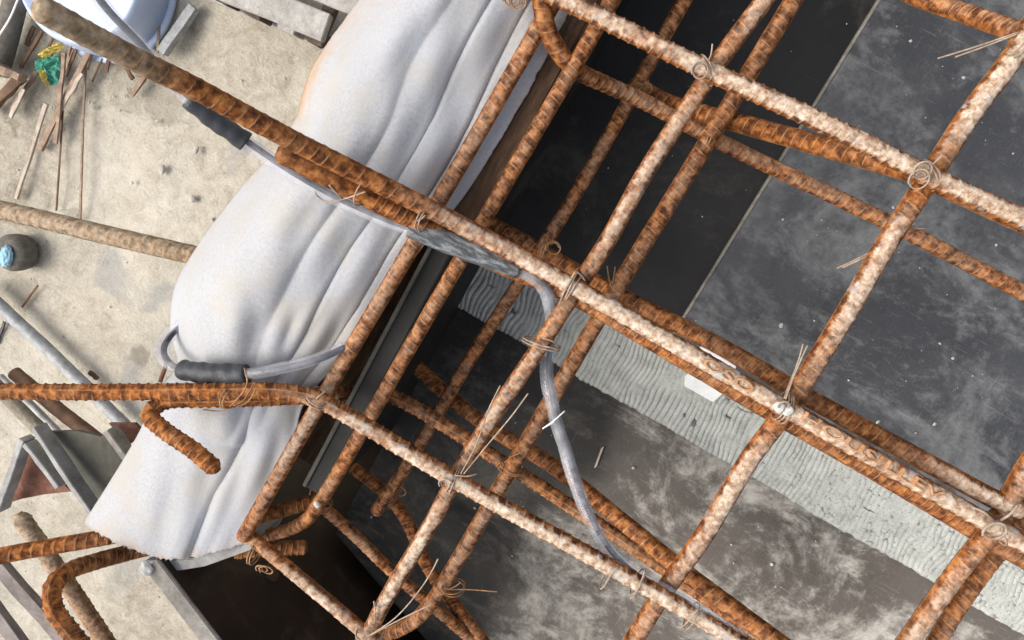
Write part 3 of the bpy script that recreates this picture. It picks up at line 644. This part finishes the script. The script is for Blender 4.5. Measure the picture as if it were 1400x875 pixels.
tie('short pale wire crossing the hanging clear hose', 752, 580, -.012, 150, [[(742,586,-.004),(756,576,-.002),(772,562,-.006)]], [], 'white', r=.0007, wrap=False)

# ------------------------------------------------------------------ white felt
def felt():
    SEC = [  # left px, right px, z left, z mid, z right
        ((545,-75),(815,-75),-.10,.010,-.034), ((495,0),(782,0),-.10,.012,-.034), ((430,95),(738,92),-.10,.012,-.034), ((402,175),(690,178),-.10,.014,-.034),
        ((330,262),(632,268),-.09,.014,-.034), ((272,340),(566,352),-.085,.010,-.033), ((241,400),(514,432),-.08,.006,-.033), ((237,455),(476,484),-.07,.000,-.033),
        ((246,497),(440,517),-.06,-.010,-.034), ((224,530),(416,552),-.06,-.010,-.033), ((192,595),(402,612),-.06,-.016,-.033), ((155,657),(374,680),-.06,-.020,-.036), ((118,714),(343,736),-.065,-.026,-.042)]
    S = np.array([[*a, *b, c, d, e] for a, b, c, d, e in SEC], float)
    k = np.concatenate([[0], np.cumsum(np.hypot(np.diff(S[:, 0]+S[:, 2]), np.diff(S[:, 1]+S[:, 3])))])
    nv, nu = 240, 110
    vv = np.linspace(0, k[-1], nv)
    I = np.zeros((nv, 7))
    for c in range(7):
        y = S[:, c]; m = np.gradient(y, k); j = np.clip(np.searchsorted(k, vv)-1, 0, len(k)-2); h = (k[j+1]-k[j]); t = (vv-k[j])/h
        I[:, c] = (2*t**3-3*t**2+1)*y[j]+(t**3-2*t**2+t)*h*m[j]+(-2*t**3+3*t**2)*y[j+1]+(t**3-t**2)*h*m[j+1]
    u = np.linspace(0, 1, nu)
    V = np.zeros((nv, nu, 3)); E = np.zeros((nv, nu)); vt = vv/k[-1]
    jag = np.cumsum(rng.normal(0, 1.0, nu)); jag -= np.linspace(jag[0], jag[-1], nu); jag += rng.normal(0, 2.0, nu)
    ejag = np.convolve(rng.normal(0, 1, nv+8), np.ones(5)/5, 'same')[4:-4]
    for i in range(nv):
        q = I[i]; t = vt[i]
        pinch = math.exp(-((t-.665)/.030)**2)
        low = np.clip((t-.70)/.08, 0, 1)
        for j in range(nu):
            a = u[j]
            ledge = q[0]+ejag[i]*1.3*(t < .35)
            px = ledge+(q[2]-ledge)*a; py = q[1]+(q[3]-q[1])*a
            if a > .97: px += ejag[(i*3) % nv]*1.6*(t < .36)
            sag = max(0, (t-.93)/.07)
            py += sag*(42*math.sin(a*math.pi)**.8*(1-.25*a)+jag[j]*.45)
            left = 1-math.exp(-(a/.085)) if a < 1 else 1
            # height over the form: drop on the outer side, puffed middle, flat rim
            zc = q[4]+(q[5]-q[4])*(1-(1-min(a/.33, 1))**2.4) if a < .33 else q[5]+(q[6]-q[5])*((a-.33)/.67)**1.3
            w1 = a+.05*math.sin(t*5+1)
            f = 0
            for c_, wd, amp in ((.47,.030,-.0035),(.56,.06,.0022),(.66,.014,-.0046),(.74,.05,.0026),(.845,.012,-.0045),(.91,.03,.002),(.30,.09,.002)):
                f += amp*math.exp(-((w1-c_)/wd)**2)*(1-low)*(.75+.35*math.sin(t*11+c_*20))
            if low > 0:
                for c_, wd, amp in ((.70-.25*(t-.7),.030,-.0045),(.50,.10,.003),(.82,.06,.003),(.28,.12,-.002)):
                    f += low*amp*math.exp(-((a-c_)/wd)**2)
                f += low*.0035*math.exp(-((a-.55-(.9-t)*1.4)/.05)**2)*(t < .85)
            f += pinch*.0016*math.sin(a*40+2*math.sin(a*9))
            f += .0012*math.sin(a*17+t*23)+.0009*math.sin(a*31-t*41)
            fade = min(1, (1-a)/.06)*min(1, a/.05)
            V[i, j] = at(px, py, zc+f*fade)
            E[i, j] = max(math.exp(-a/.05)*((.55+.6*math.exp(-((t-.24)/.06)**2)) if t < .42 else .12), .45*math.exp(-(1-a)/.03)*(t < .4), .5*math.exp(-(1-t)/.012), .25*math.exp(-((a-.02)/.15)**2)*(t < .3))
    me = grid_mesh('felt_sheet', V, nv, nu, closed_v=False, attrs=dict(edge=E))
    o = link('felt_sheet', me, 'cloth'); m = o.modifiers.new('thick', 'SOLIDIFY'); m.thickness = .0028; m.offset = -1
    tag(o, 'white felt sheet draped in long folds over the form edge', 'felt')
    # hanging outer side, and loose fibres on the torn end
    sk = np.zeros((nv, 8, 3))
    outd = (at(300,300,0)-at(400,360,0)); outd[2] = 0; outd /= np.linalg.norm(outd)
    for i in range(nv):
        for j in range(8):
            sk[i, j] = V[i, 0]+np.array([.018*(j/7.0), .002*math.sin(i*.3), -.11*(j/7.0)-.0015])
    s = link('hanging_side', grid_mesh('hanging_side', sk, nv, 8, closed_v=False, attrs=dict(edge=np.zeros((nv, 8)))), 'cloth', o)
    m = s.modifiers.new('thick', 'SOLIDIFY'); m.thickness = .0025
    fib = []
    for j in range(0, nu, 1):
        p = V[-1, j]
        for _ in range(1):
            b = p+np.array([random.gauss(0, .0012), random.gauss(0, .0012), 0]); dd = np.array([random.gauss(-.001, .0022), random.gauss(-.0022, .0016), random.gauss(-.001, .001)])
            fib.append(tube_mesh('f', [b, b+dd*.5, b+dd], .00028, .0012, 4))
    fr = link('frayed_fibres', join_meshes('frayed_fibres', fib), 'cloth', o); fr['kind'] = 'stuff'
felt()

# ------------------------------------------------------------------ clear hoses
def hose(label, pts, r, cable, tape, name='clear_hose', flat=.72):
    P3 = pxs(pts)
    root = link(name, tube_mesh(name, P3, r, .0025, 16, lambda s, t: r*(1+.05*np.sin(s*160+t)+.05*np.sin(s*71+2*t)), flat=flat), 'clear'); tag(root, label, 'hose')
    link('inner_cable', tube_mesh('inner_cable', [p+np.array([r*.30, r*.20, r*.20]) for p in P3], r*.42, .004, 8), cable, root)
    D, sd = spline(P3, .0025)
    for nm, mat, tp, tr in tape:
        ia, ib = [int(np.argmin(np.linalg.norm(D[:, :2]-at(*q)[:2], axis=1))) for q in (tp[0], tp[-1])]
        fn = tr if callable(tr) else (lambda s, t, tr=tr: tr*(1+.05*np.sin(s*230+2*t)+.04*np.sin(s*510-t)))
        link(nm, tube_mesh(nm, D[ia:ib+1], r, .002, 18, fn, flat=1.0), mat, root)
    return root
H1 = [(112,-40,.150),(135,2,.140),(190,62,.120),(225,102,.105),(262,138,.090),(330,190,.066),(385,228,.052),(450,266,.038),(520,298,.026),(580,320,.020),(640,341,.012),(705,368,.004),(733,383,.000),(748,402,-.004),(754,432,-.012),(750,470,-.022),(747,500,-.026),(754,550,-.024),(774,620,-.020),(800,695,-.012),(830,750,-.004),(865,784,.004),(900,803,.006),(960,838,.008),(1060,905,.010)]
_b = at(575,318,.022); 
hose('long clear vinyl hose with a dark cable inside, crossing felt and bars', H1, .0062, 'cable',
     [('black_tape', 'black_tape', [(258,134,.0915),(295,163,.0785),(334,193,.0665)], .0078),
      ('plastic_wrap', 'foil', [(560,313,.022),(600,326,.017),(640,340,.012),(680,357,.007),(708,369,.003)],
        lambda s, t: .0070+.0028*np.clip(np.sin(np.clip(s/.10, 0, 1)*math.pi), 0, 1)*(1+.10*np.sin(s*300+3*t)))])
H2 = [(262,438,-.055),(238,452,-.050),(223,472,-.035),(226,492,-.015),(252,506,.008),(300,511,.018),(340,511,.018),(400,500,.014),(440,488,.004),(468,475,-.010)]
hose('short clear hose looped round the felt and wrapped in black tape', H2, .0072, 'cable',
     [('black_tape', 'black_tape', [(248,502,.010),(275,509,.0155),(305,511.5,.0185),(338,511,.0185)], .0092)])

def hose_print():                                       # faint printed marks along the hanging hose
    par = bpy.data.objects['clear_hose']; D, _ = spline(pxs(H1), .0025); parts = []
    i0, i1 = [int(np.argmin(np.linalg.norm(D[:, :2]-at(*q)[:2], axis=1))) for q in ((780,640,-.018),(838,760,-.002))]
    T, N, B = frames(D)
    for i in range(i0, i1, 1):
        if random.random() < .25: continue
        h = random.uniform(.0006, .0013); p = D[i]+np.array([0, 0, .0056])-B[i]*.0015
        parts.append(bar_box('m', p-B[i]*h, p+B[i]*h, .0007, .0003, 0))
    o = link('printed_marks', join_meshes('printed_marks', parts), 'cable', par); o['kind'] = 'stuff'
hose_print()
for (x, y, z, r, lb) in ((1066,557,.0195,.0055,'white mortar lump stuck on the lettered bar at the tied crossing'),(1078,562,.020,.004,'small mortar lump beside the white one on the lettered bar'),(433,690,-.028,.004,'grey mortar lump on the curled bar hook'),(200,777,-.026,.007,'white mortar lump on the corner of the worn form edge')):
    o = link('mortar_lump', blob_mesh('mortar_lump', at(x, y, z), r, .6, 2, .18), 'mortar'); tag(o, lb, 'mortar')

# ------------------------------------------------------------------ small things on the deck
def chip(name, label, cat, pts, z, h, mat, group=None):
    o = link(name, prism_mesh(name, [tuple(at(a, b, z)[:2]) for a, b in pts], z, z+h, .0006), mat); tag(o, label, cat, group); return o
chip('foam_block', 'small white foam block lying on the wrinkled strip', 'foam', [(936,511),(948,506),(990,534),(974,548),(935,526)], DZ+.0045, .007, 'white')
chip('foam_strip', 'thin white foam sliver behind the lettered bar', 'foam', [(955,474),(962,472),(1006,500),(1002,507)], DZ+.003, .006, 'white')
chip('wood_chip', 'tiny pale splinter on the stained brown panel', 'splinter', [(822,612),(826,610),(816,637),(812,640)], DZ+.0005, .002, 'wood_pale')
def crumbs():
    parts = []
    spots = [(1068,445,7),(1200,577,6),(1278,580,5),(1318,106,6),(1221,284,4),(1245,56,4),(1190,190,5),(1095,490,4),(1070,300,3),(1160,520,3),(1302,490,4),(1285,470,3),(1362,335,3),(1055,772,5),(1000,745,4),(1003,770,3),(866,640,4),(545,392,3),(505,386,3),(527,487,4),(548,385,3),(640,300,2),(645,395,3),(649,695,4),(562,715,3),(508,707,3),(1385,210,3),(1345,25,3),(700,760,3),(735,830,3)]
    for x, y, s in spots: parts.append(blob_mesh('b', at(x, y, DZ+.0012), s*.00042, .5, 1, .4))
    for _ in range(130):
        x, y = random.uniform(640, 1400), random.uniform(0, 875); p = at(x, y, DZ+.0006)
        if p[0] < xw+.01: continue
        parts.append(blob_mesh('b', p, random.choice((.0004,.0005,.0007,.0010)), .6, 1, .4))
    o = link('mortar_crumbs', join_meshes('mortar_crumbs', parts), 'mortar'); tag(o, 'scattered pale mortar crumbs on the deck', 'crumbs', kind='stuff')
crumbs()

# ------------------------------------------------------------------ things outside the form
def stick(label, a, b, wpx, z0, z1, mat, cat='stick', jit=.25, name='wood_stick', group=None, flat=.6):
    A, B = at(*a, z0), at(*b, z1); w_ = wpx*mpp(z0)*(.75 if name == 'wood_stick' else 1)
    o = link(name, bar_box(name, A, B, w_, w_*flat, .0006, jit), mat); tag(o, label, cat, group); return o
Zs = GZ+.012
stick('broad weathered lath lying across the other sticks', (122,70),(55,205), 11, Zs+.012, Zs, 'wood')
stick('long straight brown lath running down from the green wrapper', (88,72),(76,196), 9, Zs+.02, Zs+.006, 'wood')
stick('pale split lath with a kink lying on the sand', (64,142),(22,272), 8, Zs+.004, Zs-.004, 'wood_pale')
stick('thin straight twig reaching down to the mud caked rod', (118,60),(109,300), 5, Zs+.006, Zs-.004, 'wood')
stick('thin dark twig beside the straight brown lath', (86,150),(77,288), 4, Zs, Zs-.006, 'wood_dark', jit=.15)
stick('reddish brown twig next to the yellow wrapper', (58,42),(28,92), 7, Zs+.01, Zs, 'wood_dark')
stick('short reddish twig in the rubbish corner', (46,36),(36,62), 8, Zs+.004, Zs, 'wood_dark')
stick('grey brown lath under the green wrapper', (50,98),(16,152), 9, Zs, Zs, 'wood')
stick('narrow brown twig under the basin rim', (108,58),(90,104), 6, Zs+.02, Zs+.004, 'wood_dark')
stick('small brown twig poking from the lath pile', (98,56),(92,84), 5, Zs+.012, Zs+.004, 'wood')
stick('dark short twig standing out below the basin rim', (140,80),(126,112), 4, Zs, Zs-.004, 'wood_dark')
stick('forked brown chip under the muddy bar', (150,76),(146,98), 7, Zs, Zs, 'wood_dark')
stick('curved brown chip below the muddy bar', (164,80),(182,108), 7, Zs, Zs, 'wood_dark')
stick('flat brown offcut beside the muddy bar', (205,92),(180,130), 10, Zs, Zs, 'wood')
stick('dark grey stub of pipe beside the basin', (266,10),(222,72), 13, Zs+.006, Zs+.006, 'galv', name='pipe_stub', cat='pipe', jit=.05, flat=1)
stick('thin brown twig between the basin and the grey pipe stub', (222,-10),(215,72), 5, Zs, Zs, 'wood')
stick('small rusty nail lying below the blue crusted can', (52,390),(30,420), 3, Zs-.006, Zs-.006, 'red_steel', cat='nail', name='nail', jit=.1)
stick('dark wood chip on the sand above the level bar', (122,508),(134,518), 7, Zs-.004, Zs-.004, 'wood_dark', cat='chip', name='wood_chip')
stick('splintered brown board edge at the rubbish corner', (-12,88),(30,108), 12, Zs+.03, Zs+.03, 'wood', cat='board', name='board', flat=1.4)
stick('leaning dark board under the splintered board edge', (-14,150),(30,104), 14, Zs, Zs+.02, 'wood_dark', cat='board', name='board', flat=.5)
for k, (a, b, w_, m_, lb) in enumerate((((72,52),(60,84),5,'wood_dark','dark twig crossing behind the yellow wrapper'),((80,56),(62,98),4,'wood','slim twig leaning over the yellow wrapper'),((100,66),(78,128),6,'wood','rough lath under the straight brown lath'),
        ((130,66),(120,96),4,'wood','tiny twig beside the thin straight twig'),((20,108),(2,140),7,'wood','splintered chip below the board edge'),((34,122),(14,160),8,'wood_pale','pale flat chip beside the grey brown lath'),((112,100),(84,150),7,'wood_pale','pale broad splinter under the weathered lath'))):
    stick(lb, a, b, w_, Zs+.002+.002*k, Zs+.001*k, m_, jit=.35)
o = link('grey_tube', tube_mesh('grey_tube', [at(28,-30,Zs+.03), at(12,40,Zs+.02), at(-4,100,Zs+.014)], .019, .01, 20), 'dark_mud'); tag(o, 'mud smeared grey tube standing in the rubbish corner', 'tube')
o = link('white_cord', tube_mesh('white_cord', [at(30,-15,-.5), at(14,24,-.52), at(-8,58,-.55)], .0016, .006, 6), 'white'); tag(o, 'thin white cord stretched over the grey tube', 'cord')
def wrapper(name, label, poly, z, mat):
    bm = bmesh.new(); c = np.mean(np.array(poly), 0); N = 9
    th = np.linspace(0, 1, len(poly)+1); pp = np.array(poly+[poly[0]]); rings = []
    for k in range(1, 6):
        ring = []
        for i in range(36):
            q = i/36; x = np.interp(q, th, pp[:, 0]); y = np.interp(q, th, pp[:, 1])
            w_ = at(c[0]+(x-c[0])*k/5, c[1]+(y-c[1])*k/5, z); ring.append(bm.verts.new((w_[0], w_[1], z+.010*(1-k/6)+random.uniform(-.004, .004))))
        rings.append(ring)
    for a, b in zip(rings, rings[1:]):
        for i in range(36): bm.faces.new((a[i], a[(i+1) % 36], b[(i+1) % 36], b[i]))
    bm.faces.new(rings[0])
    bmesh.ops.recalc_face_normals(bm, faces=bm.faces)
    me = bpy.data.meshes.new(name); bm.to_mesh(me); bm.free()
    o = link(name, me, mat); m = o.modifiers.new('thick', 'SOLIDIFY'); m.thickness = .0012; tag(o, label, 'wrapper'); return o
wr = wrapper('plastic_wrapper', 'crumpled green plastic wrapper among the sticks', [(50,84),(62,80),(82,76),(84,92),(80,116),(68,117),(64,104),(50,98)], Zs+.004, 'green')
wrapper('plastic_wrapper', 'crumpled yellow plastic wrapper touching the green one', [(50,74),(66,66),(82,58),(88,66),(70,76),(60,80)], Zs+.010, 'yellow')
wrapper('plastic_wrapper', 'small yellow scrap tucked under the green wrapper', [(54,96),(64,96),(68,118),(60,112)], Zs+.012, 'yellow')
# upturned basin
bc = at(112,-34,GZ+.07); bc[2] = GZ
bs = empty('basin', bc); R_ = 102*mpp(GZ+.03)
child('shell', lathe_mesh('shell', bc, [(R_*.99,.002),(R_*.97,.03),(R_*.93,.075),(R_*.90,.082),(R_*.86,.084),(R_*.82,.079),(R_*.5,.078),(R_*.1,.078)], 56), 'blue', bs)
child('rim', lathe_mesh('rim', bc, [(R_*.985,.001),(R_*1.05,.002),(R_*1.06,.008),(R_*1.04,.012),(R_*.985,.012)], 56), 'blue', bs)
tag(bs, 'upturned pale blue plastic basin under the muddy bar end', 'basin')
# crusted blue can
cc = at(10,346,GZ+.045); cc[2] = GZ; cn = empty('paint_can', cc)
child('body', lathe_mesh('body', cc, [(.024,.0),(.032,.006),(.034,.018),(.034,.034),(.030,.042),(.020,.046),(.004,.047)], 28), 'dark_mud', cn)
child('paint_patch', blob_mesh('paint_patch', cc+np.array([.004,-.004,.050]), .017, .45, 3, .12), 'sky_blue', cn)
tag(cn, 'small mud crusted can with a sky blue top', 'can')
# pallet
def pallet():
    p = empty('pallet', at(400,20,GZ)); zt = GZ+.075
    def slat(n_, a, b, wpx, z, h, m): 
        A, B = at(*a, z), at(*b, z); child(n_, bar_box(n_, A, B, wpx*mpp(z), h, .002, .06), m, p)
    slat('slat', (288,-26),(448,40), 38, zt, .016, 'pallet'); slat('slat', (330,-58),(500,12), 30, zt, .016, 'pallet')
    slat('slat', (400,-70),(540,-10), 30, zt, .016, 'pallet')
    slat('bottom_slat', (292,-14),(440,50), 30, GZ+.014, .012, 'pallet')
    for x, y in ((312,2),(356,22),(402,42),(440,58)): slat('block', (x-13,y-10),(x+10,y+2), 18, GZ+.046, .044, 'pallet_dark' if x != 402 else 'pallet')
    slat('cross_board', (462,-10),(430,62), 20, zt-.022, .016, 'pallet_dark')
    slat('cross_board', (382,-44),(352,18), 22, zt-.022, .016, 'pallet_dark')
    tag(p, 'mortar caked wooden pallet behind the felt', 'pallet')
pallet()
# rods and steel at the lower left
def pole(name, label, cat, pts, r, mat, nv=14):
    o = link(name, tube_mesh(name, pxs(pts), r, .006, nv, lambda s, t: r*(1+.02*np.sin(s*60+t)+.015*np.sin(s*190+2*t))), mat); tag(o, label, cat); return o
pole('steel_pipe', 'dull galvanised pipe lying on the sand under the level bar', 'pipe', [(-30,390,GZ+.03),(0,418,GZ+.03),(80,492,GZ+.03),(185,596,GZ+.03)], .0115, 'galv')
pole('steel_rod', 'dirty grey rod running under the level bar to the steel bracket', 'rod', [(-20,512,-.42),(30,563,-.40),(88,618,-.39)], .0105, 'mud')
pole('steel_rod', 'brown rod beside the dirty grey rod under the level bar', 'rod', [(20,510,-.45),(75,556,-.43),(160,622,-.42)], .0110, 'wood_dark')
pole('steel_rod', 'thin pale rod between two thicker rods under the level bar', 'rod', [(0,515,-.46),(45,556,-.45),(100,612,-.44)], .0060, 'galv')
stick('grey wooden batten slanting below the rusty level bar', (-40,728),(130,920), 24, -.36, -.36, 'grey_wood', cat='batten', name='batten', jit=.06)
stick('dark grey batten end showing in the bottom corner', (-30,800),(50,912), 24, -.34, -.34, 'grey_wood', cat='batten', name='batten', jit=.06)
stick('black bent wire scrap lying on the sand', (6,440),(-4,470), 5, GZ+.006, GZ+.004, 'black_tape', cat='wire scrap', name='wire_scrap')
pole('orange_thread', 'short orange thread on the felt rim beside the hose loop', 'thread', [(228,496,-.05),(224,508,-.055),(219,522,-.055)], .0022, 'red_steel', 8)
def sheet_prism(name, pts, h, mat, parent):
    """plate through px points with a height each, thickness h"""
    bm = bmesh.new(); W_ = [at(*p) for p in pts]
    hi = [bm.verts.new(p) for p in W_]; lo = [bm.verts.new(p-np.array([0, 0, h])) for p in W_]; n = len(W_)
    bm.faces.new(hi); bm.faces.new(lo[::-1])
    for i in range(n): bm.faces.new((hi[i], lo[i], lo[(i+1) % n], hi[(i+1) % n]))
    bmesh.ops.recalc_face_normals(bm, faces=bm.faces)
    me = bpy.data.meshes.new(name); bm.to_mesh(me); bm.free(); return child(name, me, mat, parent)
br = empty('steel_bracket', at(110,640,-.30))
sheet_prism('web', [(57,590,-.20),(75,590,-.20),(105,589,-.20),(138,597,-.20),(150,588,-.20),(200,660,-.22),(160,735,-.22)], .006, 'dark_steel', br)
child('flange', bar_box('flange', at(52,582,-.185), at(140,712,-.19), 9*mpp(-.18), .022, .001, .1), 'steel', br)
child('back_flange', bar_box('back_flange', at(150,586,-.185), at(190,640,-.19), 10*mpp(-.18), .02, .001, .1), 'weathered', br)
tag(br, 'dark green steel bracket plate with pale grey flanges beside the felt', 'bracket')
br2 = empty('steel_bracket', at(50,650,-.30))
sheet_prism('web', [(36,612,-.22),(60,640,-.22),(98,672,-.22),(60,676,-.22),(30,682,-.22),(4,690,-.22)], .006, 'red_steel', br2)
child('flange', bar_box('flange', at(37,598,-.20), at(2,696,-.20), 11*mpp(-.2), .02, .001, .1), 'steel', br2)
child('flange', bar_box('flange', at(40,604,-.20), at(86,664,-.20), 9*mpp(-.2), .02, .001, .1), 'steel', br2)
tag(br2, 'triangular rusty red steel bracket with grey flanges', 'bracket')
chip('red_plate', 'small maroon steel plate between bracket and felt', 'steel plate', [(152,577),(188,577),(200,590),(180,606),(172,600)], -.27, .006, 'red_steel')
# pebbles
for (x, y, s) in ((268,205,9),(263,272,10),(128,147,7),(222,232,11),(290,300,5),(58,96,8),(122,140,5),(180,250,5),(215,165,5),(85,460,4),(60,330,4),(330,110,4),(150,420,4)):
    c = at(x, y, GZ+.004); r = s*mpp(GZ)*.55
    o = link('pebble', blob_mesh('pebble', c, r, .6, 2, .12), 'stone'); tag(o, 'small pale pebble lying on the sandy ground', 'pebble', 'pebbles on the sandy ground')
def gravel():
    parts = []
    for _ in range(500):
        x, y = random.uniform(-20, 500), random.uniform(-20, 890); parts.append(blob_mesh('b', at(x, y, GZ+.001), random.choice((.0008,.001,.0014,.002)), .6, 1, .35))
    o = link('grit', join_meshes('grit', parts), 'stone'); tag(o, 'fine grit scattered over the ground', 'grit', kind='stuff')
gravel()
